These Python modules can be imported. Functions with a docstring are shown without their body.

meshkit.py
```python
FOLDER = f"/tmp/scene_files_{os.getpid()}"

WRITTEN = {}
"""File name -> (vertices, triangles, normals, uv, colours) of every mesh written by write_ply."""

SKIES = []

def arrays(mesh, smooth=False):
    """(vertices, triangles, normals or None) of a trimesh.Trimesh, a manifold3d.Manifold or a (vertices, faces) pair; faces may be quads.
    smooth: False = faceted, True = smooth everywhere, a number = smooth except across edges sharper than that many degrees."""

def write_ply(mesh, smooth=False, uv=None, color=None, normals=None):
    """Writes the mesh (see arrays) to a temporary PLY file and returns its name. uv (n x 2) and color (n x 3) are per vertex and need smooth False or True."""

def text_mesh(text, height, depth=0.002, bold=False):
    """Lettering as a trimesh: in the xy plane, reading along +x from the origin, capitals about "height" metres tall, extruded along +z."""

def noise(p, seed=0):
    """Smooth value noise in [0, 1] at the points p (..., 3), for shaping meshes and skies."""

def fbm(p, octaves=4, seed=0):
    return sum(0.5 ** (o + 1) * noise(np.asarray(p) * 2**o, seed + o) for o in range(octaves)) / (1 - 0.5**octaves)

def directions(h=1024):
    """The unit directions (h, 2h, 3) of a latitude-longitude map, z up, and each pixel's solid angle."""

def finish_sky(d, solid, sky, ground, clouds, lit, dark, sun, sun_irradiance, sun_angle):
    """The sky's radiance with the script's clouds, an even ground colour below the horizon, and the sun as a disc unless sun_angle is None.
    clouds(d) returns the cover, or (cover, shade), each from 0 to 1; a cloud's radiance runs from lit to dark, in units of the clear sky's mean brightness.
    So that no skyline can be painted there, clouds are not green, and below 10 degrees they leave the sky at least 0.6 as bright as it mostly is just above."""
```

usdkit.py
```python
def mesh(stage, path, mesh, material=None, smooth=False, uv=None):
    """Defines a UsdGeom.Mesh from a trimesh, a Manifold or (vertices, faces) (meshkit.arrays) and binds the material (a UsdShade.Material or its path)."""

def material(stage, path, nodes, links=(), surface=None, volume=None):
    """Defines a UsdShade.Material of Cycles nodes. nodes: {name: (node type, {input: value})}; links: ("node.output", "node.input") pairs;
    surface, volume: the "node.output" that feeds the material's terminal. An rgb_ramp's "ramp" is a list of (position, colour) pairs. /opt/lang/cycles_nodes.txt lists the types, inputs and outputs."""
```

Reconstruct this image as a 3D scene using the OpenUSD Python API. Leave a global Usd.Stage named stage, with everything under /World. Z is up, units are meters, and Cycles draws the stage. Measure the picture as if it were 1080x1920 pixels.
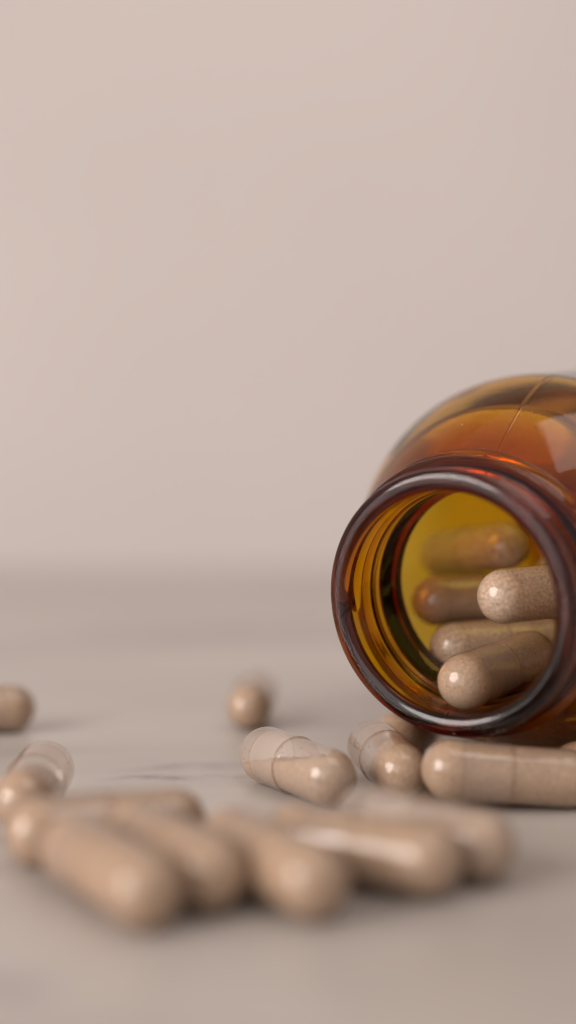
import math, numpy as np, trimesh, manifold3d, usdkit, meshkit
from pxr import Usd, UsdGeom, UsdLux, UsdShade, Gf, Sdf

stage = Usd.Stage.CreateInMemory()
UsdGeom.SetStageUpAxis(stage, UsdGeom.Tokens.z)
UsdGeom.SetStageMetersPerUnit(stage, 1.0)
stage.DefinePrim('/World', 'Xform')
stage.DefinePrim('/World/Looks', 'Scope')
MM = 0.001
rng = np.random.default_rng(7)

# ------------------------------------------------------------------ camera (lengths below in mm)
FPX = 2372.0                         # focal length in pixels of the 1080 px wide picture
CAM_H = 48.2                         # lens height above the table
PITCH = math.atan((960 - 873) / FPX) # looking slightly down
FW = np.array([0, math.cos(PITCH), -math.sin(PITCH)]); UP = np.array([0, math.sin(PITCH), math.cos(PITCH)]); RT = np.array([1.0, 0, 0])
EYE = np.array([0, 0, CAM_H])
cam = UsdGeom.Camera.Define(stage, '/World/camera')
cam.CreateHorizontalApertureAttr(20.25); cam.CreateVerticalApertureAttr(36.0)
cam.CreateFocalLengthAttr(FPX / 1080 * 20.25)
cam.CreateFStopAttr(4.3); cam.CreateFocusDistanceAttr(0.190)
cam.CreateClippingRangeAttr(Gf.Vec2f(0.01, 20)); cam.CreateExposureAttr(0.0)
cam.AddTranslateOp().Set(Gf.Vec3d(*(EYE * MM))); cam.AddRotateXOp().Set(90 - math.degrees(PITCH))

# ------------------------------------------------------------------ lamps
def aim(l, pos, to):
    l.AddTransformOp().Set(Gf.Matrix4d().SetLookAt(Gf.Vec3d(*pos), Gf.Vec3d(*to), Gf.Vec3d(0, 0, 1)).GetInverse())
FOCUS = np.array([0.02, 0.18, 0.02])
key = UsdLux.DiskLight.Define(stage, '/World/key_softbox'); key.CreateRadiusAttr(0.26); key.CreateNormalizeAttr(False)
key.CreateIntensityAttr(8.0); key.CreateColorAttr(Gf.Vec3f(1.0, 0.90, 0.85))
aim(key, FOCUS + 0.8 * np.array([-0.80, -0.46, 0.37]), FOCUS)
left_light = UsdLux.RectLight.Define(stage, '/World/unseen_left_light'); left_light.CreateWidthAttr(1.7); left_light.CreateHeightAttr(1.1); left_light.CreateNormalizeAttr(False)  # out of view at left front, placed for the grey reflection on the lip
left_light.CreateIntensityAttr(1.6); left_light.CreateColorAttr(Gf.Vec3f(1.0, 0.90, 0.85))
aim(left_light, FOCUS + 1.4 * np.array([-0.70, -0.66, 0.27]), FOCUS)
back = UsdLux.RectLight.Define(stage, '/World/unseen_backdrop_light'); back.CreateWidthAttr(0.7); back.CreateHeightAttr(0.7); back.CreateNormalizeAttr(False)  # out of view above, placed to light the backdrop wall
back.CreateIntensityAttr(1.9); back.CreateColorAttr(Gf.Vec3f(1.0, 0.90, 0.86))
aim(back, (0.36, 0.10, 1.05), (0.15, 1.0, 0.06))
M = {}
M['ambient'] = usdkit.material(stage, '/World/Looks/ambient_dome_glow', {'b': ('background_shader', {'color': (1.0, 0.90, 0.84), 'strength': 0.46})}, surface='b.background')
dome = UsdLux.DomeLight.Define(stage, '/World/unseen_ambient_dome')  # unseen even ambience from all sides, placed to soften the shadows
UsdShade.MaterialBindingAPI.Apply(dome.GetPrim()).Bind(M['ambient'])

# ------------------------------------------------------------------ helpers
def px_ray(x, y): return FW + RT * (x - 540) / FPX + UP * (960 - y) / FPX
def at_depth(x, y, d): return EYE + px_ray(x, y) * d
def to_px(p): q = p - EYE; z = q @ FW; return 540 + FPX * (q @ RT) / z, 960 - FPX * (q @ UP) / z
def on_level(x, y, z): r = px_ray(x, y); return EYE + r * (z - EYE[2]) / r[2]
taken = {}
def numbered(parent, name):
    k = taken.get((parent, name), 0); taken[(parent, name)] = k + 1
    return f'{parent}/{name}' + (f'_{k:03d}' if k else '')
def tag(p, label=None, category=None, group=None, kind=None):
    p = p.GetPrim() if hasattr(p, 'GetPrim') else p
    for k, v in dict(label=label, category=category, group=group, kind=kind).items():
        if v: p.SetCustomDataByKey(k, v)
    return p
def put(parent, name, mesh, mat, smooth=30):
    """mesh in mm"""
    v, f, _ = meshkit.arrays(mesh)
    t = trimesh.Trimesh(v * MM, f, process=False)
    return usdkit.mesh(stage, numbered(parent, name), t, mat, smooth=smooth)
def place(x, origin, ax, up=(0, 0, 1)):
    ax = np.asarray(ax, float) / np.linalg.norm(ax); y = np.cross(up, ax); y /= np.linalg.norm(y); z = np.cross(ax, y)
    m = Gf.Matrix4d(*ax, 0, *y, 0, *z, 0, *(np.asarray(origin) * MM), 1)
    UsdGeom.Xformable(x).AddTransformOp().Set(m)
def revolve_grid(prof, n=96, r_of=None, closed_ends=True):
    """prof: (x, r) along +x; poles collapse when r == 0. Returns a trimesh."""
    prof = np.asarray(prof, float); th = np.arange(n) / n * 2 * np.pi
    X = np.repeat(prof[:, :1], n, 1); R = np.repeat(prof[:, 1:], n, 1)
    v = np.stack([X, R * np.cos(th), R * np.sin(th)], -1).reshape(-1, 3)
    k = len(prof); i, j = np.meshgrid(np.arange(k - 1), np.arange(n), indexing='ij')
    a = i * n + j; b = i * n + (j + 1) % n; c = a + n; d = b + n
    f = np.concatenate([np.stack([a, b, d], -1).reshape(-1, 3), np.stack([a, d, c], -1).reshape(-1, 3)])
    t = trimesh.Trimesh(v, f, process=False); t.merge_vertices(); t.update_faces(t.nondegenerate_faces()); t.fix_normals()
    return t

# ------------------------------------------------------------------ materials
def mat(name, nodes, links, surface=None, volume=None):
    M[name] = usdkit.material(stage, '/World/Looks/' + name, nodes, links, surface=surface, volume=volume); return M[name]

mat('wall_paint', {'g': ('geometry', {}), 'n': ('noise_texture', {'scale': 3.0, 'detail': 2.0}),
    'r': ('rgb_ramp', {'ramp': [(0.3, (0.64, 0.584, 0.56)), (0.7, (0.67, 0.612, 0.588))]}),
    'p': ('principled_bsdf', {'roughness': 0.9, 'specular_ior_level': 0.2})},
    [('g.position', 'n.vector'), ('n.fac', 'r.fac'), ('r.color', 'p.base_color')], 'p.BSDF')

# pale honed marble with faint grey violet veins
def marble():
    N = {'g': ('geometry', {}), 'sx': ('separate_xyz', {}),
         'm': ('mapping', {'mapping_type': 'point', 'scale': (6.0, 22.0, 10.0), 'rotation': (0, 0, 0.10)}),
         'cl': ('noise_texture', {'scale': 1.0, 'detail': 5.0, 'roughness': 0.6}),
         'cr': ('rgb_ramp', {'ramp': [(0.32, (0.355, 0.322, 0.299)), (0.48, (0.44, 0.40, 0.37)), (0.68, (0.51, 0.467, 0.432))]}),
         'w': ('noise_texture', {'scale': 38.0, 'detail': 5.0, 'roughness': 0.62}), 'w0': ('math', {'math_type': 'subtract', 'value2': 0.5}),
         'br': ('noise_texture', {'scale': 120.0, 'detail': 4.0, 'roughness': 0.65}), 'brr': ('map_range', {'from_min': 0.38, 'from_max': 0.66, 'to_min': 0.12, 'to_max': 1.0, 'clamp': True}),
         'fine': ('noise_texture', {'scale': 1400.0, 'detail': 2.0}), 'bp': ('bump', {'strength': 0.12, 'distance': 0.0001}),
         'p': ('principled_bsdf', {'roughness': 0.34, 'specular_ior_level': 0.5})}
    L = [('g.position', 'sx.vector'), ('g.position', 'm.vector'), ('m.vector', 'cl.vector'), ('cl.fac', 'cr.fac'), ('g.position', 'w.vector'), ('w.fac', 'w0.value1'),
         ('g.position', 'br.vector'), ('br.fac', 'brr.value'), ('g.position', 'fine.vector'), ('fine.fac', 'bp.height'), ('bp.normal', 'p.normal')]
    last = 'cr.color'
    # x, y of the middle, slope, half length, half width, wander, strength (metres)
    for k, (x, y, sl, hl, hw, wn, st) in enumerate([(-0.0145, 0.1945, 0.12, 0.020, 0.0026, 0.012, 1.0), (-0.012, 0.2005, 0.2, 0.024, 0.0040, 0.015, 0.55), (-0.032, 0.362, 0.35, 0.055, 0.022, 0.04, 0.65),
            (-0.039, 0.160, 0.25, 0.009, 0.0035, 0.006, 0.8), (-0.0285, 0.1155, -0.1, 0.011, 0.006, 0.006, 0.8), (0.08, 0.30, 0.3, 0.05, 0.006, 0.03, 0.5), (-0.15, 0.28, 0.2, 0.08, 0.005, 0.04, 0.6), (0.0, 0.47, 0.15, 0.12, 0.012, 0.05, 0.4), (0.16, 0.16, 0.5, 0.07, 0.004, 0.04, 0.6)]):
        a = f'v{k}'
        N[a + 'l'] = ('math', {'math_type': 'multiply_add', 'value2': -sl, 'value3': sl * x - y}); L.append(('sx.x', a + 'l.value1'))
        N[a + 'y'] = ('math', {'math_type': 'add'}); L += [('sx.y', a + 'y.value1'), (a + 'l.value', a + 'y.value2')]
        N[a + 'n'] = ('math', {'math_type': 'multiply_add', 'value2': wn}); L += [('w0.value', a + 'n.value1'), (a + 'y.value', a + 'n.value3')]
        N[a + 'a'] = ('math', {'math_type': 'absolute'}); L.append((a + 'n.value', a + 'a.value1'))
        N[a + 'r'] = ('map_range', {'range_type': 'smoothstep', 'from_min': 0.0, 'from_max': hw, 'to_min': 1.0, 'to_max': 0.0, 'clamp': True}); L.append((a + 'a.value', a + 'r.value'))
        N[a + 'x'] = ('math', {'math_type': 'subtract', 'value2': x}); L.append(('sx.x', a + 'x.value1'))
        N[a + 'b'] = ('math', {'math_type': 'absolute'}); L.append((a + 'x.value', a + 'b.value1'))
        N[a + 'q'] = ('map_range', {'range_type': 'smoothstep', 'from_min': hl * 0.4, 'from_max': hl, 'to_min': st, 'to_max': 0.0, 'clamp': True}); L.append((a + 'b.value', a + 'q.value'))
        N[a + 'm'] = ('math', {'math_type': 'multiply'}); L += [(a + 'r.result', a + 'm.value1'), (a + 'q.result', a + 'm.value2')]
        N[a + 'k'] = ('math', {'math_type': 'multiply'}); L += [(a + 'm.value', a + 'k.value1'), ('brr.result', a + 'k.value2')]
        N[a + 'c'] = ('mix_color', {'b': (0.22, 0.20, 0.22)}); L += [(last, a + 'c.a'), (a + 'k.value', a + 'c.fac')]
        last = a + 'c.result'
    L.append((last, 'p.base_color'))
    mat('marble', N, L, 'p.BSDF')
marble()

# amber glass: clear surface, colour from the thickness of glass the light crosses
mat('amber_glass', {'g': ('geometry', {}), 'n': ('noise_texture', {'scale': 120.0, 'detail': 1.0}), 'b': ('bump', {'strength': 0.05, 'distance': 0.0005}),
    'p': ('principled_bsdf', {'base_color': (1, 1, 1), 'roughness': 0.0, 'ior': 1.5, 'transmission_weight': 1.0}),
    'v': ('absorption_volume', {'color': (0.916, 0.788, 0.03), 'density': 1400.0})},
    [('g.position', 'n.vector'), ('n.fac', 'b.height'), ('b.normal', 'p.normal')], 'p.BSDF', 'v.volume')

# clear gelatine shell: thin, so light passes straight, with a skin reflection that grows towards the rim
def shell_mat(name, body):
    mat(name, {'lw': ('layer_weight', {'blend': 0.5}), 'p5': ('math', {'math_type': 'power', 'value2': 5.0}), 'p3': ('math', {'math_type': 'power', 'value2': 3.0}),
        'f': ('math', {'math_type': 'multiply_add', 'value2': 0.90, 'value3': 0.045}),
        'tc': ('mix_color', {'a': (0.97, 0.955, 0.94), 'b': (0.66, 0.57, 0.49)}), 't': ('transparent_bsdf', {}),
        'd': ('diffuse_bsdf', {'color': (0.76, 0.65, 0.57)}), 'dm': ('mix_closure', {'fac': body}),
        'g': ('glossy_bsdf', {'color': (1, 1, 1), 'roughness': 0.07}), 'm': ('mix_closure', {}),
        'tx': ('texture_coordinate', {}), 'n': ('noise_texture', {'scale': 350.0, 'detail': 2.0}), 'b': ('bump', {'strength': 0.10, 'distance': 0.0004})},
        [('lw.facing', 'p5.value1'), ('p5.value', 'f.value1'), ('lw.facing', 'p3.value1'), ('p3.value', 'tc.fac'), ('tc.result', 't.color'),
         ('t.BSDF', 'dm.closure1'), ('d.BSDF', 'dm.closure2'), ('f.value', 'm.fac'), ('dm.closure', 'm.closure1'), ('g.BSDF', 'm.closure2'),
         ('tx.object', 'n.vector'), ('n.fac', 'b.height'), ('b.normal', 'g.normal')], 'm.closure')
shell_mat('gelatine', 0.09); shell_mat('gelatine_cloudy', 0.20)
mat('gelatine_edge', {'t': ('transparent_bsdf', {'color': (0.80, 0.68, 0.56)}), 'g': ('principled_bsdf', {'base_color': (0.40, 0.29, 0.21), 'roughness': 0.25}), 'm': ('mix_closure', {'fac': 0.40})},
    [('t.BSDF', 'm.closure1'), ('g.BSDF', 'm.closure2')], 'm.closure')

def powder_mat(name, contrast, base):
    b = np.array(base)
    mat(name, {'tx': ('texture_coordinate', {}), 'oi': ('object_info', {}), 'add': ('mix_color', {'blend_type': 'add', 'fac': 1.0, 'use_clamp': False}),
        'n': ('noise_texture', {'scale': 2600.0, 'detail': 3.0, 'roughness': 0.7}),
        'r': ('rgb_ramp', {'ramp': [(0.30, b * (1 - 0.72 * contrast)), (0.43, b * (1 - 0.18 * contrast)), (0.52, b), (0.62, b * (1 + 0.28 * contrast)), (0.72, np.minimum(b * (1 + 0.75 * contrast), 0.8))]}),
        'v': ('voronoi_texture', {'scale': 1500.0}), 'vr': ('rgb_ramp', {'ramp': [(0.10, (0.45, 0.38, 0.33)), (0.22, (1, 1, 1))]}),
        'vm': ('mix_color', {'blend_type': 'multiply', 'fac': 0.75 * contrast}),
        'c': ('noise_texture', {'scale': 260.0, 'detail': 2.0}), 'cr': ('rgb_ramp', {'ramp': [(0.3, (0.88, 0.87, 0.85)), (0.7, (1.06, 1.05, 1.05))]}),
        'cm': ('mix_color', {'blend_type': 'multiply', 'fac': 1.0, 'use_clamp': False}),
        'bp': ('bump', {'strength': 0.35, 'distance': 0.00008}),
        'p': ('principled_bsdf', {'roughness': 0.75, 'specular_ior_level': 0.15, 'subsurface_weight': 0.15, 'subsurface_scale': 0.0006, 'subsurface_radius': (1.0, 0.6, 0.4)})},
        [('tx.object', 'add.a'), ('oi.color', 'add.b'), ('tx.object', 'n.vector'), ('n.fac', 'r.fac'), ('tx.object', 'v.vector'), ('v.distance', 'vr.fac'),
         ('r.color', 'vm.a'), ('vr.color', 'vm.b'), ('tx.object', 'c.vector'), ('c.fac', 'cr.fac'), ('vm.result', 'cm.a'), ('cr.color', 'cm.b'),
         ('cm.result', 'p.base_color'), ('n.fac', 'bp.height'), ('bp.normal', 'p.normal')], 'p.BSDF')
powder_mat('powder_fine', 0.62, (0.405, 0.287, 0.193))
powder_mat('powder_coarse', 1.0, (0.51, 0.39, 0.295))
mat('dust', {'p': ('principled_bsdf', {'base_color': (0.7, 0.62, 0.55), 'roughness': 0.8})}, [], 'p.BSDF')

# ------------------------------------------------------------------ the setting
def slab(x0, x1, y0, y1, z0, z1, r):
    b = [trimesh.creation.icosphere(3, r) for _ in range(8)]
    k = 0
    pts = []
    for x in (x0 + r, x1 - r):
        for y in (y0 + r, y1 - r):
            for z in (z0 + r, z1 - r):
                b[k].apply_translation((x, y, z)); pts.append(b[k].vertices); k += 1
    return trimesh.convex.convex_hull(np.vstack(pts))
EDGE = 600.0
tag(put('/World', 'marble_table_top', slab(-620, 620, -150, EDGE, -22, 0, 3), M['marble']), 'pale marble table top with faint grey veins under the capsules', kind='structure')
wall = trimesh.creation.box((4000, 40, 3000)); wall.apply_translation((0, 1000 + 20, 700))
tag(put('/World', 'backdrop_wall', wall, M['wall_paint'], smooth=False), 'plain pinkish beige backdrop wall behind the table', kind='structure')

# ------------------------------------------------------------------ bottle
LIP = at_depth(834, 1135.2, 180.0)
YAW, BP = math.radians(33.1), math.radians(5.0)
AX = np.array([math.sin(YAW) * math.cos(BP), math.cos(YAW) * math.cos(BP), math.sin(BP)])
R_BODY, L_SH, L_NECK = 31.9, 34.1, 13.0
WALL_T = 2.1
def outer_profile():
    p = []
    for t in np.linspace(0, 1, 15):                       # rounded lip from crown to side
        a = t * np.pi / 2; p.append((1.2 - 1.2 * math.cos(a), 18.0 + 1.5 * math.sin(a)))
    p += [(l, 19.5 - 0.55 * math.sin(min((l - 1.5) / 1.2, 1) * math.pi / 2) if l < 2.7 else 18.95 + 0.45 * min((l - 2.7) / 0.8, 1)) for l in np.linspace(1.45, 11.0, 120)]
    p += [(l, 19.4 + 0.1 * (l - 11) / 2 - 0.5 * math.sin((l - 11) / 2 * math.pi) ** 2) for l in np.linspace(11.1, L_NECK, 20)]
    c = np.array([(L_NECK, 19.5), (L_NECK + 5.2, 25.6), (L_NECK + 14.5, R_BODY), (L_SH, R_BODY)])
    for t in np.linspace(0, 1, 60)[1:]:                   # sloping shoulder
        p.append(tuple(c[0] * (1 - t) ** 3 + 3 * c[1] * t * (1 - t) ** 2 + 3 * c[2] * t * t * (1 - t) + c[3] * t ** 3))
    p += [(l, R_BODY) for l in np.linspace(L_SH + 2, 104, 24)]
    for t in np.linspace(0, 1, 16)[1:]:
        a = t * np.pi / 2; p.append((104 + 7 * math.sin(a), R_BODY - 7 + 7 * math.cos(a)))
    p += [(110.6, 22), (109.6, 18), (108.8, 10), (108.6, 0)]
    return np.array(p)
OUT = outer_profile()
def inner_profile():
    p = []
    for t in np.linspace(0, 1, 10):                       # inner round of the lip
        a = t * np.pi / 2; p.append((1.2 - 1.2 * math.cos(a), 18.0 - 1.75 * math.sin(a)))
    o = OUT[(OUT[:, 0] > L_NECK - 0.2) & (OUT[:, 0] < 104.1)]
    d = np.gradient(o, axis=0); d /= np.linalg.norm(d, axis=1, keepdims=True)
    th = 1.35 + 1.25 * np.clip((o[:, 0] - 40) / 25, 0, 1)  # the wall thickens towards the base
    q = o + np.stack([d[:, 1], -d[:, 0]], -1) * th[:, None]
    for l in np.concatenate([np.linspace(1.5, 15.0, 46), np.linspace(15.3, 27.0, 46)]):
        bore = 16.25 - 0.45 * math.exp(-((l - 8.2) / 0.9) ** 2) - 1.0 * np.clip((l - 9.5) / 4.5, 0, 1) ** 2
        w = np.clip((l - 15.2) / 8.5, 0, 1); w = w * w * (3 - 2 * w)
        p.append((l, bore * (1 - w) + float(np.interp(max(l, q[0, 0]), q[:, 0], q[:, 1])) * w))
    p += [tuple(x) for x in q if 27.3 < x[0] < 97.0]
    r = R_BODY - 2.6
    for t in np.linspace(0, 1, 14)[0:]:
        a = t * np.pi / 2; p.append((97.5 + 6 * math.sin(a), r - 6 + 6 * math.cos(a)))
    p += [(102.9, 20), (102.2, 10), (102.0, 0)]
    return np.array(p)
INN = inner_profile()
SEAM = math.radians(97)                                   # bottle local angle of the mould seam (90 = top)
def bottle_mesh():
    base = np.linspace(0, 2 * np.pi, 400, endpoint=False)
    th = np.unique(np.concatenate([base, SEAM + np.radians(np.linspace(-1.2, 1.2, 25)), SEAM + np.pi + np.radians(np.linspace(-1.2, 1.2, 25))]) % (2 * np.pi))
    n = len(th)
    def surf(prof, outside):
        X = np.repeat(prof[:, :1], n, 1); R = np.repeat(prof[:, 1:], n, 1); T = np.repeat(th[None], len(prof), 0)
        if outside:
            for turn in (-1, 0, 1):                       # one and a half turns of thread, fading out at both ends
                u = T + 2 * np.pi * turn - math.radians(120)
                c = 6.3 + 3.3 * u / (2 * np.pi)
                on = np.clip((u + 2.3) / 0.35, 0, 1) * np.clip((6.9 - u) / 0.35, 0, 1)
                on = on * on * (3 - 2 * on)
                d = np.clip(np.abs(X - c) / 1.75, 0, 1)
                R = R + (1.55 + 0.20 * (c - 6.0)).clip(1.0, 2.3) * on * np.cos(d * np.pi / 2) ** 2 * (R > 5)
            for s in (SEAM, SEAM + np.pi):
                d = np.angle(np.exp(1j * (T - s)))
                R = R + 0.07 * np.exp(-(d * R / 0.20) ** 2) * ((X > 0.2) & (X < 108))
        V = np.stack([X, R * np.cos(T), R * np.sin(T)], -1)
        amp = 0.08 if outside else 0.14
        nz = meshkit.fbm(V.reshape(-1, 3) / (14.0 if outside else 11.0) + (0 if outside else 50), 2, 3).reshape(R.shape) - 0.5
        k = np.clip((X - 2.0) / 10.0, 0, 1) * (R > 0)
        Rn = R + nz * 2 * amp * k
        return np.stack([X, Rn * np.cos(T), Rn * np.sin(T)], -1)
    A, B = surf(OUT, True), surf(INN, False)[::-1]
    B[-1] = A[0]                                          # both start on the crown of the lip
    V = np.concatenate([A, B[:-1]])
    k = len(V); v = V.reshape(-1, 3)
    f = []
    j = np.arange(n); j2 = (j + 1) % n
    na = len(A)
    for i in range(k):
        i2 = (i + 1) % k
        if i == na - 1: continue                          # base centre to inner base centre: no wall between
        a, b, c, d = i * n + j, i * n + j2, i2 * n + j, i2 * n + j2
        f += [np.stack([a, d, b], -1), np.stack([a, c, d], -1)]
    t = trimesh.Trimesh(v, np.concatenate(f), process=False); t.merge_vertices(digits_vertex=7); t.update_faces(t.nondegenerate_faces())
    trimesh.repair.fix_normals(t, multibody=True)
    # outer skin outward, inner skin towards the hollow: one closed solid of glass
    if t.volume < 0: t.invert()
    return t
bottle = UsdGeom.Xform.Define(stage, '/World/amber_bottle')
place(bottle, LIP, AX)
tag(bottle, 'amber glass pill bottle lying on its side, open mouth full of capsules', 'bottle')
put('/World/amber_bottle', 'glass', bottle_mesh(), M['amber_glass'], smooth=True)
def dust_specks(n=150):
    r, out = np.random.default_rng(11), []
    while len(out) < n:
        l = r.choice([r.uniform(0.1, 2.0), r.uniform(4, 60), r.uniform(13, 34)]); t = r.uniform(0, 2 * math.pi); q = float(np.interp(l, OUT[:, 0], OUT[:, 1]))
        if 3.5 < l < 12: continue
        m = trimesh.creation.icosphere(1, r.uniform(0.025, 0.075)); m.vertices *= r.uniform(0.6, 1.4, 3)
        m.apply_translation((l, q * math.cos(t), q * math.sin(t))); out.append(m)
    return trimesh.util.concatenate(out)
tag(put('/World/amber_bottle', 'dust', dust_specks(), M['dust'], smooth=False), kind='stuff')
BY = np.cross((0, 0, 1), AX); BY /= np.linalg.norm(BY); BZ = np.cross(AX, BY)
def in_bottle(l, y, z): return LIP + AX * l + BY * y + BZ * z

# ------------------------------------------------------------------ capsules
RB, RC = 4.09, 4.265                                      # body and cap radius
X0, X1 = -12.3, 12.3
CB, CC = X0 + RB, X1 - RC                                 # dome centres
def dome(c, r, s, n=16):
    a = np.linspace(0, np.pi / 2, n); return [(c + s * r * math.cos(t), r * math.sin(t)) for t in a]
def body_shell():
    return revolve_grid([(x, r) for x, r in dome(CB, RB, -1)] + [(-4, RB), (0, RB), (4, RB), (6.6, RB), (6.75, RB - 0.04), (6.8, RB - 0.1)], 64)
def cap_shell():
    p = [(x, r) for x, r in dome(CC, RC, 1)] + [(6.0, RC), (5.6, RC - 0.03), (5.2, RC - 0.06), (4.8, RC - 0.03), (4.4, RC), (2, RC), (0.35, RC + 0.01), (0.12, RC + 0.03), (0.0, RC - 0.02), (0.0, RB + 0.03)]
    t = revolve_grid(p, 64); return t
def ring(x, r, w):
    a = np.linspace(0, 2 * np.pi, 9)
    return revolve_grid([(x + w * math.cos(t), r + 0.6 * w * math.sin(t)) for t in a], 64)
def fill_solid():
    r = 3.96
    return [(x, q) for x, q in dome(CB, r, -1)] + [(-4, r), (0, r), (4, r), (6.7, r), (7.2, r + 0.1)] + [(x, q) for x, q in dome(CC, r + 0.12, 1)][::-1][1:]
CUTS = {'full': ((1.0, 0, 0.10), 12.05), 'packed': ((0.80, 0.25, 0.55), -1.2), 'settled': ((0.22, 0, 0.975), 0.9), 'slanted': ((0.62, 0.45, 0.64), -0.6), 'half': ((0.97, 0, 0.25), 0.4)}
def powder(kind, seed):
    t = revolve_grid(fill_solid(), 72)
    m = manifold3d.Manifold(manifold3d.Mesh(np.asarray(t.vertices, np.float32), np.asarray(t.faces, np.uint32)))
    if m.volume() < 0:
        t.invert(); m = manifold3d.Manifold(manifold3d.Mesh(np.asarray(t.vertices, np.float32), np.asarray(t.faces, np.uint32)))
    cut = CUTS[kind]
    n = np.array(cut[0]); n /= np.linalg.norm(n)
    m = m.trim_by_plane(tuple(-n), -cut[1]).refine_to_length(0.55)
    mm = m.to_mesh(); v = np.array(mm.vert_properties[:, :3], float); f = np.array(mm.tri_verts)
    on_cut = (v @ n) > cut[1] - 0.02
    bump = meshkit.fbm(v / 1.3 + seed * 7.3, 3, seed) - 0.5
    v = v + n * (np.where(on_cut, bump * 1.7, 0) * np.clip((3.9 - np.hypot(v[:, 1], v[:, 2])) / 0.8, 0, 1))[:, None]
    v[:, 1:] *= (1 - 0.012 * np.abs(bump))[:, None]
    return trimesh.Trimesh(v, f, process=False)
def clinging(kind, n=170):
    r, out, cut = np.random.default_rng(21), [], CUTS[kind]
    nn = np.array(cut[0]); nn /= np.linalg.norm(nn)
    while len(out) < n:
        x, t = r.uniform(CB, CC + 2.5), r.uniform(0, 2 * math.pi)
        q = 3.97 if x < CC else math.sqrt(max(3.97 ** 2 - (x - CC) ** 2, 0))
        p = np.array([x, q * math.cos(t), q * math.sin(t)]); h = p @ nn - cut[1]
        if h < 0 or r.random() > math.exp(-h / 1.6): continue
        m = trimesh.creation.icosahedron(); m.vertices *= r.uniform(0.04, 0.13) * r.uniform(0.6, 1.3, 3); m.apply_translation(p); out.append(m)
    return trimesh.util.concatenate(out)
KINDS = {}
def prototype(kind, grain):
    key = (kind, grain)
    if key not in KINDS:
        path = f'/capsule_{kind}_{grain}'
        p = stage.CreateClassPrim(path); p.SetTypeName('Xform')
        sh = M['gelatine_cloudy' if kind == 'settled' else 'gelatine']
        put(path, 'body_shell', body_shell(), sh, smooth=25)
        put(path, 'cap_shell', cap_shell(), sh, smooth=25)
        put(path, 'cap_rim', ring(0.06, RC - 0.02, 0.075), M['gelatine_edge'], smooth=60)
        put(path, 'body_rim', ring(6.76, RB - 0.03, 0.06), M['gelatine_edge'], smooth=60)
        if kind != 'full':
            tag(put(path, 'clinging_powder', clinging(kind), M['powder_' + grain], smooth=False), kind='stuff')
        put(path, 'powder_fill', powder(kind, len(KINDS) + 1), M['powder_' + grain], smooth=35)
        KINDS[key] = path
    return KINDS[key]
CAPS = []
def capsule(label, centre, to_cap, kind='full', grain='fine', roll=0.0, group='loose capsules scattered on the marble'):
    x = UsdGeom.Xform.Define(stage, numbered('/World', 'capsule'))
    a = np.asarray(to_cap, float); a /= np.linalg.norm(a)
    y = np.cross((0, 0, 1), a); y /= np.linalg.norm(y); z = np.cross(a, y)
    place(x, centre, a, z * math.cos(roll) + y * math.sin(roll))
    x.GetPrim().GetReferences().AddInternalReference(prototype(kind, grain)); x.GetPrim().SetInstanceable(True)
    tag(x, label, 'capsule', group)
    CAPS.append((label, np.asarray(centre) + a * CB, np.asarray(centre) + a * CC))
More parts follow.
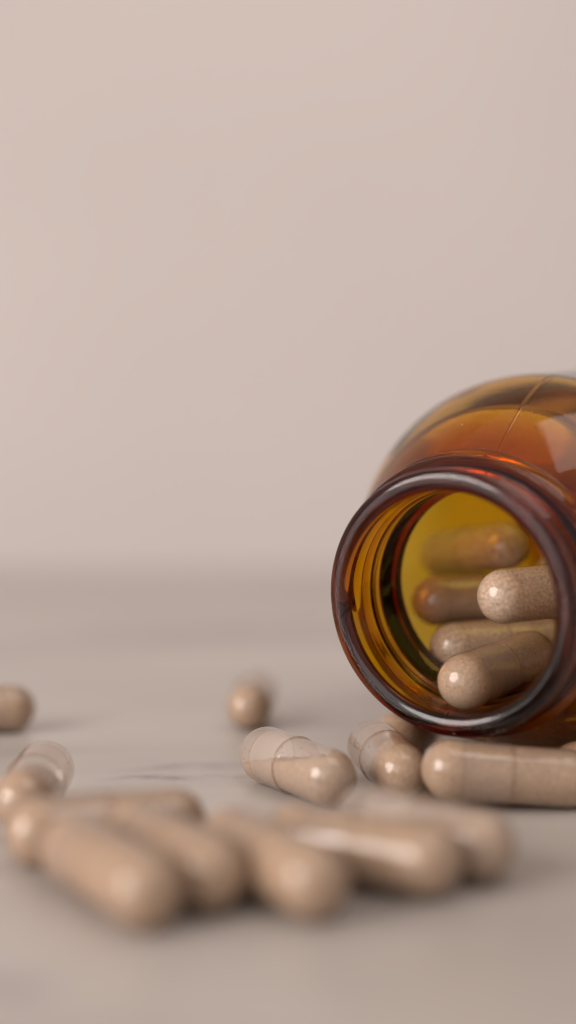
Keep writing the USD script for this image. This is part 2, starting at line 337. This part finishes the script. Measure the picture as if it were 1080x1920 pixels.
def lying(label, near, far, near_is='body', kind='full', grain='fine', roll=0.0, z=4.2, group='loose capsules scattered on the marble'):
    """on the table: pixel of the nearer dome's centre, and a pixel that the axis runs towards"""
    a, b = on_level(*near, z), on_level(*far, z)
    d = (b - a) / np.linalg.norm(b - a)
    s = 1 if near_is == 'body' else -1                    # direction from body end to cap end
    c = a - d * (s * (CB if near_is == 'body' else CC))
    capsule(label, c, d * s, kind, grain, roll, group)

# on the marble, behind and beside the mouth
lying('capsule half cut by the left edge of the picture, farthest on the left', (22, 1328), (-150, 1336), 'cap', 'full')
lying('small capsule seen end on, standing alone behind the others, clear far end', (467, 1325), (482, 1293), 'body', 'packed', roll=0.3)
lying('capsule with clear upper end at the left edge, behind the front heap', (44, 1500), (78, 1452), 'body', 'packed', roll=-0.3)
lying('capsule half clear on top, lying alone in the middle of the marble', (615, 1457), (522, 1423), 'body', 'settled')
lying('capsule with clear rear half and brown ball end, in front of the bottle lip', (752, 1446), (706, 1403), 'body', 'slanted', roll=0.5)
def between(label, a, b, kind='full', grain='fine', roll=0.0, group='loose capsules scattered on the marble'):
    """from the body end's dome centre a towards b (mm)"""
    a, b = np.array(a, float), np.array(b, float); d = (b - a) / np.linalg.norm(b - a)
    capsule(label, a - d * CB, d, kind, grain, roll, group)
between('capsule tucked under the left side of the bottle lip behind the clear one', (17.8, 204.0, 4.2), (24.0, 218.0, 4.2), 'half')
between('sharp brown capsule lying across under the bottle lip, cut by the right edge', (39.0, 176.4, 4.25), (23.0, 176.0, 5.6), 'full')
lying('sliver of a capsule under the bottle at the right edge of the picture', (1085, 1442), (1300, 1446), 'body', 'full')
FRONT = 'blurred capsules heaped in the foreground'
between('blurred foreground capsule at the left front, brown ball end nearest', (-14.8, 129.8, 4.2), (-24.0, 143.0, 4.2), 'full', group=FRONT)
between('blurred foreground capsule second ball end from the left, between its neighbours', (-8.3, 135.4, 4.2), (-17.4, 148.3, 4.2), 'full', group=FRONT)
between('blurred foreground capsule lying crosswise at the far left of the heap', (-14.2, 155.2, 4.2), (-29.6, 150.4, 4.2), 'full', group=FRONT)
between('blurred foreground capsule in the middle front with a round brown end', (2.6, 132.6, 4.2), (-6.3, 145.9, 4.2), 'full', group=FRONT)
between('blurred foreground capsule with a long white highlight along its side', (15.6, 140.0, 4.2), (1.3, 147.2, 4.2), 'full', group=FRONT)
between('blurred foreground capsule at the right end of the heap', (22.4, 145.5, 4.2), (10.9, 155.6, 4.2), 'settled', group=FRONT)

# inside the bottle
INB = 'capsules inside the bottle'
def pointing(label, px, depth, yaw, pitch, near_is='body', kind='full', grain='fine', roll=0.0):
    a = at_depth(*px, depth); d = np.array([math.sin(yaw) * math.cos(pitch), math.cos(yaw) * math.cos(pitch), math.sin(pitch)])
    s = 1 if near_is == 'body' else -1
    capsule(label, a - d * (s * (CB if near_is == 'body' else CC)), d * s, kind, grain, roll, INB)
rad = math.radians
pointing('lowest capsule in the bottle mouth, pale dome resting on the rim', (873, 1278), 187, rad(46), rad(7), 'cap', 'full')
pointing('coarsely speckled capsule in the middle of the bottle mouth', (946, 1118), 186, rad(66), rad(3), 'body', 'full', 'coarse')
pointing('uppermost capsule in the bottle, brown dome facing the mouth', (946, 1023), 211, rad(-32), rad(-8), 'body', 'full', 'coarse')
pointing('capsule behind the speckled one, its left end glowing amber', (818, 1126), 210, rad(80), rad(2), 'cap', 'full')
pointing('capsule lying behind the lowest one with its seam showing', (852, 1214), 203, rad(70), rad(2), 'body', 'full', 'coarse')
pointing('capsule peeping out above the speckled one at the right of the mouth', (1050, 1078), 207, rad(50), rad(4), 'body', 'full')
pointing('capsule in the dark gap between the speckled and the lowest one', (1010, 1196), 217, rad(75), rad(0), 'body', 'full')

# the rest of the heap, deeper in the bottle
def seg_dist(a, b, c, d):
    t = np.linspace(0, 1, 30)[:, None]; p = a + (b - a) * t; q = c + (d - c) * t
    return np.linalg.norm(p[:, None] - q[None], axis=-1).min()
r9 = np.random.default_rng(4); n_in = 0
for _ in range(6000):
    if n_in >= 22: break
    l = r9.uniform(24, 92); c = in_bottle(l, r9.uniform(-22, 22), r9.uniform(-27, 6 - (l - 24) * 0.22))
    yw, pt = r9.uniform(-math.pi, math.pi), r9.normal(0, 0.18)
    d = np.array([math.sin(yw) * math.cos(pt), math.cos(yw) * math.cos(pt), math.sin(pt)])
    ok = all(x > 1060 or y > 1200 for x, y in (to_px(c + d * CB), to_px(c + d * CC)))
    for p in (c + d * CB, c + d * CC):
        q = p - LIP; l0 = q @ AX; rr = np.linalg.norm(q - AX * l0)
        ok &= 20 < l0 < 96 and rr + 4.6 < np.interp(l0, INN[:, 0], INN[:, 1])
    if ok and all(seg_dist(c + d * CB, c + d * CC, a, b) > 8.6 for _, a, b in CAPS):
        capsule('tan capsule buried in the heap deep inside the amber bottle', c, d, 'full', ('fine', 'coarse')[n_in % 2], 0, INB + ', buried'); n_in += 1
